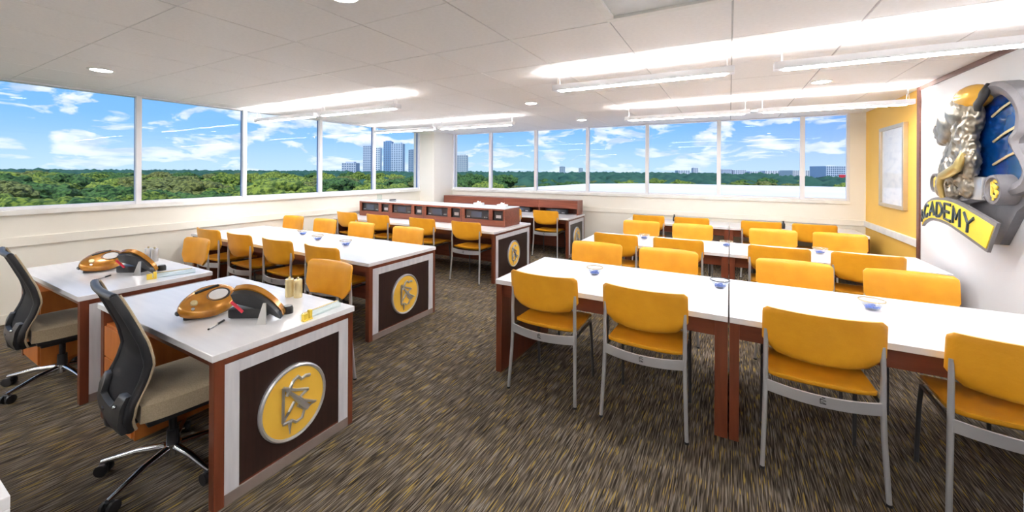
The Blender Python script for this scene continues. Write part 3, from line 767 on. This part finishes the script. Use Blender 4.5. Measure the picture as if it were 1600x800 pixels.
# ------------------------------------------------------------ picture frame on the yellow wall
t = thing('framed_certificate', 'silver framed pale certificate hanging on the yellow wall', 'picture', (XR, 6.80, 1.71))
hh, ww = .53, .44
f_ = MB()
for a, b, c, d in ((-ww, ww, hh-.045, hh), (-ww, ww, -hh, -hh+.045), (-ww, -ww+.045, -hh+.045, hh-.045), (ww-.045, ww, -hh+.045, hh-.045)):
    f_.box(-.045, 0, a, b, c, d, .004)
f_.build('frame', mat('champagne_frame', (.60, .50, .36), .3, metal=.6), t)
MB().box(-.018, -.002, -ww+.04, ww-.04, -hh+.04, hh-.04).build('print', mat('certificate_print', (.92, .93, .95), .4, col2=(.68, .72, .80), scale=(1, 6, 14), lo=.2, hi=.5), t)
MB().box(-.024, -.022, -ww+.045, ww-.045, -hh+.045, hh-.045).build('glazing', frameglass, t)

# ------------------------------------------------------------ wall emblem
t = thing('wall_emblem', 'large sculpted wall emblem with silver seated figure, blue enamel and yellow ACADEMY banner', 'sculpture', (XR-.045, 0, H*.085))
t.scale = (.62, .915, .915)
def wy(y, z, w): return Vector((-w, y, z))
# outer grey frame ring (bulbous), built as a band between an outer and an inner outline
outer = [(5.10, 2.20), (4.90, 2.34), (4.66, 2.37), (4.44, 2.29), (4.28, 2.12), (4.26, 1.95), (4.36, 1.85), (4.22, 1.64), (4.30, 1.50), (4.80, 1.40), (5.3, 1.35), (5.45, 1.6), (5.50, 1.75), (5.36, 1.98), (5.30, 2.08)]
inner = [(5.00, 2.16), (4.84, 2.24), (4.66, 2.26), (4.53, 2.19), (4.45, 2.10), (4.46, 1.97), (4.53, 1.88), (4.37, 1.68), (4.44, 1.57), (4.80, 1.50), (5.2, 1.45), (5.3, 1.6), (5.34, 1.75), (5.22, 1.96), (5.16, 2.06)]
def dens(p, n=4):
    o = []
    for i in range(len(p)):
        p0, p1, p2, p3 = (Vector(p[(i+k) % len(p)]) for k in (-1, 0, 1, 2))
        for q in range(n):
            s = q/n
            o.append(.5*((2*p1)+(-p0+p2)*s+(2*p0-5*p1+4*p2-p3)*s*s+(-p0+3*p1-3*p2+p3)*s**3))
    return o
O_, I_ = dens(outer), dens(inner)
b = MB(); n = len(O_)
secs = [(O_, 0.), (O_, .16), ([o*.7+i*.3 for o, i in zip(O_, I_)], .19), ([o*.15+i*.85 for o, i in zip(O_, I_)], .15), (I_, .10), (I_, 0.)]
rg = [[b.bm.verts.new(wy(p.x, p.y, w)) for p in ps] for ps, w in secs]
for a, c in zip(rg, rg[1:]):
    for i in range(n): j = (i+1) % n; b.bm.faces.new((a[i], a[j], c[j], c[i]))
b.build('cast_frame', greyst, t, True)
MB().prism([(p.x, p.y) for p in I_], wy, .09).build('blue_enamel', blueg, t)
for a, c in (((4.80, 2.10), (4.50, 2.20)), ((4.78, 1.89), (4.44, 2.00)), ((4.78, 1.70), (4.38, 1.82))):
    MB().tube([(-.10, a[0], a[1]), (-.105, (a[0]+c[0])/2, (a[1]+c[1])/2+.005), (-.10, c[0], c[1])], .011, 8).build('gold_bar', paleg, t, True)
MB().sph((-.18, 4.95, 2.29), (.15, .22, .11), 3).build('gold_dome', mat('dome_gold', (.75, .42, .06), .25, metal=.4), t, True)
MB().tube([(-.16, 4.74, 2.36), (-.20, 4.74, 2.29), (-.22, 4.80, 2.21), (-.18, 4.88, 2.15)], [.03, .045, .04, .03], 10).build('dark_collar', blackp, t, True)
# seated figure: blobs fused to one surface
fg = MB()
def bl(y, z, w, ry, rz, rw, tilt=0): fg.sph((-w, y, z), (rw, ry, rz), 3, Matrix.Rotation(tilt, 3, 'X'))
bl(4.98, 1.98, .22, .10, .24, .10, -.05)      # hair falling behind
bl(4.93, 1.76, .22, .10, .20, .10)
bl(5.08, 1.82, .20, .15, .17, .11)            # shoulders
bl(4.92, 2.10, .20, .09, .16, .10, .15)
bl(5.00, 2.20, .24, .12, .08, .10, .4)
bl(5.24, 1.80, .19, .12, .13, .09)
bl(5.40, 1.70, .17, .10, .10, .08)
bl(5.14, 2.02, .27, .03, .20, .03, .35)       # locks of hair
bl(5.06, 1.98, .29, .03, .24, .03, .12)
bl(4.98, 1.94, .29, .028, .26, .03, .0)
bl(4.91, 1.90, .27, .026, .26, .03, -.03)
for k in range(6):                            # folds of the robe over the lap
    bl(5.12+.055*k, 1.66-.022*k, .29-.006*k, .020, .15, .022, -.75+.16*k)
bl(5.14, 1.66, .20, .19, .15, .13, .2)        # torso drape
bl(5.35, 1.60, .20, .10, .15, .09, -.5)       # knee
bl(5.44, 1.50, .20, .09, .12, .08)
bl(5.30, 1.46, .18, .16, .10, .09)
bl(5.0, 1.52, .18, .12, .12, .1)
bl(5.36, 1.76, .18, .05, .12, .06, -.4)
hd = MB(); body_mb = fg; fg = hd
bl(5.06, 2.17, .22, .20, .14, .14, .3)        # crown of the head
bl(5.22, 2.09, .23, .20, .17, .13, .3)        # face
bl(5.34, 2.04, .23, .15, .11, .11, .5)
bl(5.32, 2.15, .25, .12, .04, .07, .6)       # brow
bl(5.45, 2.05, .26, .06, .05, .05, .5)      # nose
bl(5.42, 1.985, .25, .07, .028, .06, .1)      # lips
bl(5.35, 1.94, .24, .10, .05, .07)           # chin
bl(5.24, 1.97, .23, .15, .08, .11)            # jaw
for k in range(7): bl(5.14-.03*k, 2.22-.012*k, .31-.004*k, .018, .10, .02, .9-.12*k)
o = fg.build('head', sculpt_m, t, True, angle=3.2)
rm = o.modifiers.new('r', 'REMESH'); rm.mode = 'VOXEL'; rm.voxel_size = .011; rm.use_smooth_shade = True
smo = o.modifiers.new('s', 'SMOOTH'); smo.factor = .5; smo.iterations = 4
o = body_mb.build('draped_body', sculpt_m, t, True, angle=3.2)
rm = o.modifiers.new('r', 'REMESH'); rm.mode = 'VOXEL'; rm.voxel_size = .013; rm.use_smooth_shade = True
tx = bpy.data.textures.new('folds', 'MARBLE'); tx.noise_scale = .05; tx.turbulence = 9; tx.noise_depth = 1
dp = o.modifiers.new('d', 'DISPLACE'); dp.texture = tx; dp.strength = .022; dp.mid_level = .5
smo = o.modifiers.new('s', 'SMOOTH'); smo.factor = .5; smo.iterations = 2
MB().sph((-.335, 5.33, 2.085), (.012, .024, .010), 2).build('eye', sculpt_m, t, True)
MB().tube([(-.28, 4.90, 1.80), (-.33, 4.93, 1.68), (-.35, 5.05, 1.63), (-.36, 5.16, 1.60), (-.36, 5.20, 1.52), (-.33, 5.20, 1.40)], [.04, .048, .045, .040, .036, .028], 12).build('arm', goldarm, t, True)
MB().box(-.20, 0, 4.78, 5.04, 1.40, 1.60, .02).build('side_block', steel, t, True)
ax2 = Matrix(((0, 0, -1), (1, 0, 0), (0, 1, 0)))
for yy_, zz_, rr_ in ((4.56, 1.50, .115), (5.57, 1.53, .095)):
    md = MB().lathe([(rr_*1.05, 0), (rr_*1.05, .20), (rr_, .24), (rr_*.84, .24), (rr_*.80, .21), (.001, .21)], (0, yy_, zz_), 36, ax2).build('medallion', greyst, t, True)
    s = MB()
    k = rr_/.19*.95
    for nme, pts in SIGN.items(): s.tube([(-.22, yy_-u*k, zz_+v*k) for u, v in pts], .016*k, 6)
    s.build('medallion_sign', gold_letter, md, True)
MB().prism([(5.16, 1.24), (5.14, 1.08), (4.95, 1.02), (4.72, 1.05), (4.50, 1.34), (4.2, 1.52), (4.2, 1.62), (4.5, 1.62), (5.2, 1.5)], wy, .08).build('backing_plate', greyst, t)
# banner ribbon
top = [(5.76, 1.21), (5.70, 1.29), (5.55, 1.355), (5.38, 1.375), (5.20, 1.375), (5.0, 1.35), (4.75, 1.295), (4.46, 1.225)]
bot = [(5.76, 1.08), (5.70, 1.125), (5.58, 1.165), (5.40, 1.175), (5.20, 1.16), (5.02, 1.125), (4.80, 1.075), (4.57, 1.02)]
def curve(p, s):
    f = s*(len(p)-1); i = min(int(f), len(p)-2); q = f-i
    p0, p1, p2, p3 = (Vector(p[max(0, min(len(p)-1, i+k))]) for k in (-1, 0, 1, 2))
    return .5*((2*p1)+(-p0+p2)*q+(2*p0-5*p1+4*p2-p3)*q*q+(-p0+3*p1-3*p2+p3)*q**3)
def ban(e, w0, w1):
    def f(u, v, sd):
        a, b_ = curve(bot, u), curve(top, u); c = a+(b_-a)*(-e+v*(1+2*e))
        c.x += (-1 if u > .5 else 1)*e*.12*(abs(u-.5)*2)**6
        return Vector((-(w1 if sd else w0), c.x, c.y))
    return f
MB().grid(28, 2, ban(.10, .24, .272)).build('banner_border', greyst, t, True)
MB().grid(28, 2, ban(-.04, .27, .282)).build('banner_face', banner_y, t, True)
FONT = {  # stroke letters in a unit box
 'A': [[(.0, 0), (.5, 1), (1, 0)], [(.2, .36), (.8, .36)]], 'C': [[(1, .82), (.7, 1), (.25, .95), (.02, .6), (.02, .38), (.25, .05), (.7, 0), (1, .18)]],
 'D': [[(0, 0), (0, 1), (.55, .95), (.95, .65), (.95, .35), (.55, .05), (0, 0)]], 'E': [[(1, 1), (0, 1), (0, 0), (1, 0)], [(0, .5), (.8, .5)]],
 'M': [[(0, 0), (.1, 1), (.5, .35), (.9, 1), (1, 0)]], 'Y': [[(0, 1), (.5, .5), (1, 1)], [(.5, .5), (.5, 0)]]}
word = 'ACADEMY'; lb = None
for i, chh in enumerate(word):
    u0 = .05+i*.122; l = MB()
    for st_ in FONT[chh]:
        pp = []
        for a, c in st_:
            u = u0+a*.088; v = .16+.68*c
            p = curve(bot, u)*(1-v)+curve(top, u)*v
            pp.append((-.286, p.x, p.y))
        l.tube(pp, .0155, 6)
    o = l.build('letter_'+chh.lower(), letter_d, t)

# ------------------------------------------------------------ outside: ground, sea, roof, trees, buildings
GZ = -14.
g = MB().box(-2500, 2500, -2500, 2500, GZ-1, GZ).build('ground', mat('ground_green', (.06, .11, .03), .9, col2=(.035, .075, .025), scale=(.05, .05, .05))); tag(g, kind='structure')
sea = MB().box(-5200, -2100, -1500, 3500, GZ, GZ+7.0).build('sea', mat('sea_blue', (.05, .16, .36), .3)); tag(sea, kind='structure')
rf = MB().prism([(-14.0, 8.6), (-11.8, 19), (-10.8, 33), (-6.7, 37.5), (9, 37.5), (40, 35), (40, 8.6)], lambda u, v, w: Vector((u, v, .5+w)), .1)
rf.prism([(-13.9, 8.7), (-10.7, 33), (-6.7, 37.3), (40, 34.8), (40, 8.7)], lambda u, v, w: Vector((u, v, GZ+w)), 14.5)
rf = rf.build('lower_roof', roof_m); tag(rf, 'broad white flat roof of the lower wing outside the back windows', 'roof')
leaf_mats = []
for i, (a, b_) in enumerate((((.16, .22, .035), (.02, .055, .012)), ((.22, .29, .05), (.05, .09, .02)), ((.07, .15, .04), (.012, .04, .015)), ((.17, .20, .06), (.045, .06, .02)))):
    leaf_mats.append(mat('foliage_%d' % i, a, .8, col2=b_, scale=(11, 11, 11), detail=8, lo=.42, hi=.58, bump=1., bscale=26, spec=.15))
bark = mat('bark', (.09, .065, .045), .9)
protos = []
for k in range(8):
    random.seed(40+k); b = MB(); tmp = MB()
    for q in range(70):
        a = random.uniform(0, 2*PI); rr = random.uniform(0, 1)**.5*.82; z = math.sqrt(max(0, .72-rr*rr))*random.uniform(.3, 1.)-.1*random.random()
        tmp.sph((rr*math.cos(a), rr*math.sin(a), z*.85), random.uniform(.13, .26), 2)
    tmp.sph((0, 0, 0), .7, 3)
    for v in tmp.bm.verts:
        p = v.co.copy(); nz = noise.fractal(p*5+Vector((k*9, 0, 0)), .9, 2.1, 4); nb = noise.noise(p*17)
        v.co += v.normal*(nz*.07+nb*.05) if v.normal.length else Vector((0, 0, 0))
        v.co.z *= .82
    me = bpy.data.meshes.new('crown'); bmesh.ops.recalc_face_normals(tmp.bm, faces=tmp.bm.faces); tmp.bm.to_mesh(me); tmp.bm.free(); b.bm.free(); me.materials.append(leaf_mats[k % 4]); protos.append(me)
tk = MB().tube([(0, 0, -1.0), (.02, 0, -.5), (0, .02, 0)], [.06, .05, .03], 6); tkm = bpy.data.meshes.new('trunk'); tk.bm.to_mesh(tkm); tk.bm.free(); tkm.materials.append(bark)
KIND = ['mid green broadleaf tree in the canopy beyond the windows', 'yellow-green broadleaf tree in the canopy beyond the windows', 'dark green broadleaf tree in the canopy beyond the windows', 'olive broadleaf tree in the canopy beyond the windows']
random.seed(11)
def dirpx(px):
    u = (px-799.2)/613.4; return (F+u*R0)
def tree(px, d, topz, r, k=None):
    k = random.randrange(8) if k is None else k
    v = dirpx(px)*d
    o = bpy.data.objects.new('broadleaf_tree', None); COL.objects.link(o); o.location = (v.x, v.y, GZ)
    edges = [(0, 210, 'the left window pane nearest the camera'), (210, 380, 'the second left pane'), (380, 500, 'the third left pane'), (500, 585, 'the fourth left pane'), (585, 700, 'the fifth left pane by the column'), (700, 765, 'the first back pane by the column'), (765, 836, 'the second back pane'), (836, 917, 'the third back pane'), (917, 1011, 'the fourth back pane'), (1011, 1123, 'the fifth back pane'), (1123, 1254, 'the sixth back pane'), (1254, 1500, 'the narrow last back pane')]
    pane = next((w for a_, b_, w in edges if a_ <= px < b_), 'the left window pane nearest the camera')
    row = 'close' if d < 70 else 'middle distance' if d < 115 else 'far'
    hgt = topz-GZ; o.rotation_euler = (0, 0, random.uniform(0, 6)); lab = '%s %s tree in %s' % (row, KIND[k % 4].split(' in the')[0].replace(' tree', ''), pane); tag(o, lab, 'tree', 'canopy trees: '+lab)
    c = bpy.data.objects.new('crown', protos[k]); COL.objects.link(c); c.parent = o; c.scale = (r, r, r*random.uniform(.8, 1.05)); c.location = (0, 0, hgt-.62*r)
    tt = bpy.data.objects.new('trunk', tkm); COL.objects.link(tt); tt.parent = o; tt.scale = (4, 4, hgt-.5*r); tt.location = (0, 0, hgt-.6*r)
    tt.scale.z = hgt-.6*r
cnt = 0
d = 46.
while d < 175:
    step = 7.0/d*613.4*1.15
    px = -80+random.uniform(0, step)
    while px < 790:
        if not (645 < px < 705) or d > 60:
            tz = -2.8+random.gauss(0, 1.2)+ (d-46)*.026
            if px < 70 and 55 < d < 90: tz += 3.0
            if 120 < px < 160 and 90 < d < 130: tz += 1.5
            tree(px+random.uniform(-.3, .3)*step, d+random.uniform(-4, 4), min(tz, .9), random.uniform(4.6, 6.6)); cnt += 1
        px += step
    d *= 1.16
d = 62.
while d < 190 and cnt < 296:
    step = 8.5/d*613.4*1.2
    px = 790+random.uniform(0, step)
    while px < 1340:
        tree(px, d+random.uniform(-4, 4), -3.2+random.gauss(0, .7)+(d-60)*.012, random.uniform(5.2, 7.4), random.choice((0, 2, 2, 3, 6, 4, 5))); cnt += 1
        px += step
    d *= 1.24
# far canopy: one bumpy sheet of crowns, nobody could count them
b = MB(); random.seed(5)
ico = bmesh.new(); bmesh.ops.create_icosphere(ico, subdivisions=1, radius=1); iv = [v.co.copy() for v in ico.verts]; ifc = [[v.index for v in f.verts] for f in ico.faces]; ico.free()
V_, F_ = [], []
d = 165.
while d < 1500:
    r = 5.5+d*.012; step = r*1.35/d*613.4; px = -120.
    while px < 1420:
        v = dirpx(px+random.uniform(-.4, .4)*step)*(d*random.uniform(.97, 1.03))
        top_ = 613.4
        tz = -1.6+random.gauss(0, .8)+min(2.0, (d-165)*.004)
        rr = r*random.uniform(.7, 1.25); base_i = len(V_)
        if not (v.x < -2050):
            for c in iv:
                s_ = 1+.35*noise.noise(c*2.1+v*.37)
                V_.append((v.x+c.x*rr*s_, v.y+c.y*rr*s_, tz-rr*.6+c.z*rr*.62*s_))
            F_ += [[base_i+q for q in f] for f in ifc]
        px += step
    d *= 1.075
me = bpy.data.meshes.new('far_tree_canopy'); me.from_pydata(V_, [], F_); me.materials.append(mat('foliage_far', (.045, .12, .085), .9, col2=(.02, .07, .06), scale=(.12, .12, .12), detail=6, bump=.6, bscale=.6, spec=.1))  # bluish green puts the distance haze into the leaf colour
me.polygons.foreach_set('use_smooth', [True]*len(me.polygons))
o = bpy.data.objects.new('far_tree_canopy', me); COL.objects.link(o); tag(o, 'continuous dark green tree canopy running to the horizon', 'trees', kind='stuff')

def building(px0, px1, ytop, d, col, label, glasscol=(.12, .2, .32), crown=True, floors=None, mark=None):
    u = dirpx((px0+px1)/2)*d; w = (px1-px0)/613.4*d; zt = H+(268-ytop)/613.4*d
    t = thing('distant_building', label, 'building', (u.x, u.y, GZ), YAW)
    m_ = mat('facade_%.2f_%.2f_%.2f' % col, col, .7, col2=tuple(c*.93 for c in col)); gm = mat('far_glass_%.2f' % glasscol[2], glasscol, .2)  # blue-grey facade tints stand in for haze over the distance
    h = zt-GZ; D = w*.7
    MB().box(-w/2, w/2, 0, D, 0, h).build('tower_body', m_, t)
    n = max(3, int((px1-px0)/3.2)); wm = None
    nf = floors or max(4, int((268-ytop)/2.6))
    zb = max(0, -GZ-2); fh = (h-zb)/nf
    wmk = MB()
    for i in range(n):
        for j in range(nf):
            x = -w/2+w*(i+.5)/n
            wmk.box(x-w/n*.30, x+w/n*.30, -.25, .02, zb+fh*(j+.25), zb+fh*(j+.85))
    tag(wmk.build('windows', gm, t), kind='stuff')
    if crown: MB().box(-w*.3, w*.3, D*.2, D*.8, h, h+w*.10).build('roof_block', m_, t)
    if mark: MB().box(-w*.10, w*.12, -.5, -.05, h*.62, h*.72).build('red_sign', red_m, t)
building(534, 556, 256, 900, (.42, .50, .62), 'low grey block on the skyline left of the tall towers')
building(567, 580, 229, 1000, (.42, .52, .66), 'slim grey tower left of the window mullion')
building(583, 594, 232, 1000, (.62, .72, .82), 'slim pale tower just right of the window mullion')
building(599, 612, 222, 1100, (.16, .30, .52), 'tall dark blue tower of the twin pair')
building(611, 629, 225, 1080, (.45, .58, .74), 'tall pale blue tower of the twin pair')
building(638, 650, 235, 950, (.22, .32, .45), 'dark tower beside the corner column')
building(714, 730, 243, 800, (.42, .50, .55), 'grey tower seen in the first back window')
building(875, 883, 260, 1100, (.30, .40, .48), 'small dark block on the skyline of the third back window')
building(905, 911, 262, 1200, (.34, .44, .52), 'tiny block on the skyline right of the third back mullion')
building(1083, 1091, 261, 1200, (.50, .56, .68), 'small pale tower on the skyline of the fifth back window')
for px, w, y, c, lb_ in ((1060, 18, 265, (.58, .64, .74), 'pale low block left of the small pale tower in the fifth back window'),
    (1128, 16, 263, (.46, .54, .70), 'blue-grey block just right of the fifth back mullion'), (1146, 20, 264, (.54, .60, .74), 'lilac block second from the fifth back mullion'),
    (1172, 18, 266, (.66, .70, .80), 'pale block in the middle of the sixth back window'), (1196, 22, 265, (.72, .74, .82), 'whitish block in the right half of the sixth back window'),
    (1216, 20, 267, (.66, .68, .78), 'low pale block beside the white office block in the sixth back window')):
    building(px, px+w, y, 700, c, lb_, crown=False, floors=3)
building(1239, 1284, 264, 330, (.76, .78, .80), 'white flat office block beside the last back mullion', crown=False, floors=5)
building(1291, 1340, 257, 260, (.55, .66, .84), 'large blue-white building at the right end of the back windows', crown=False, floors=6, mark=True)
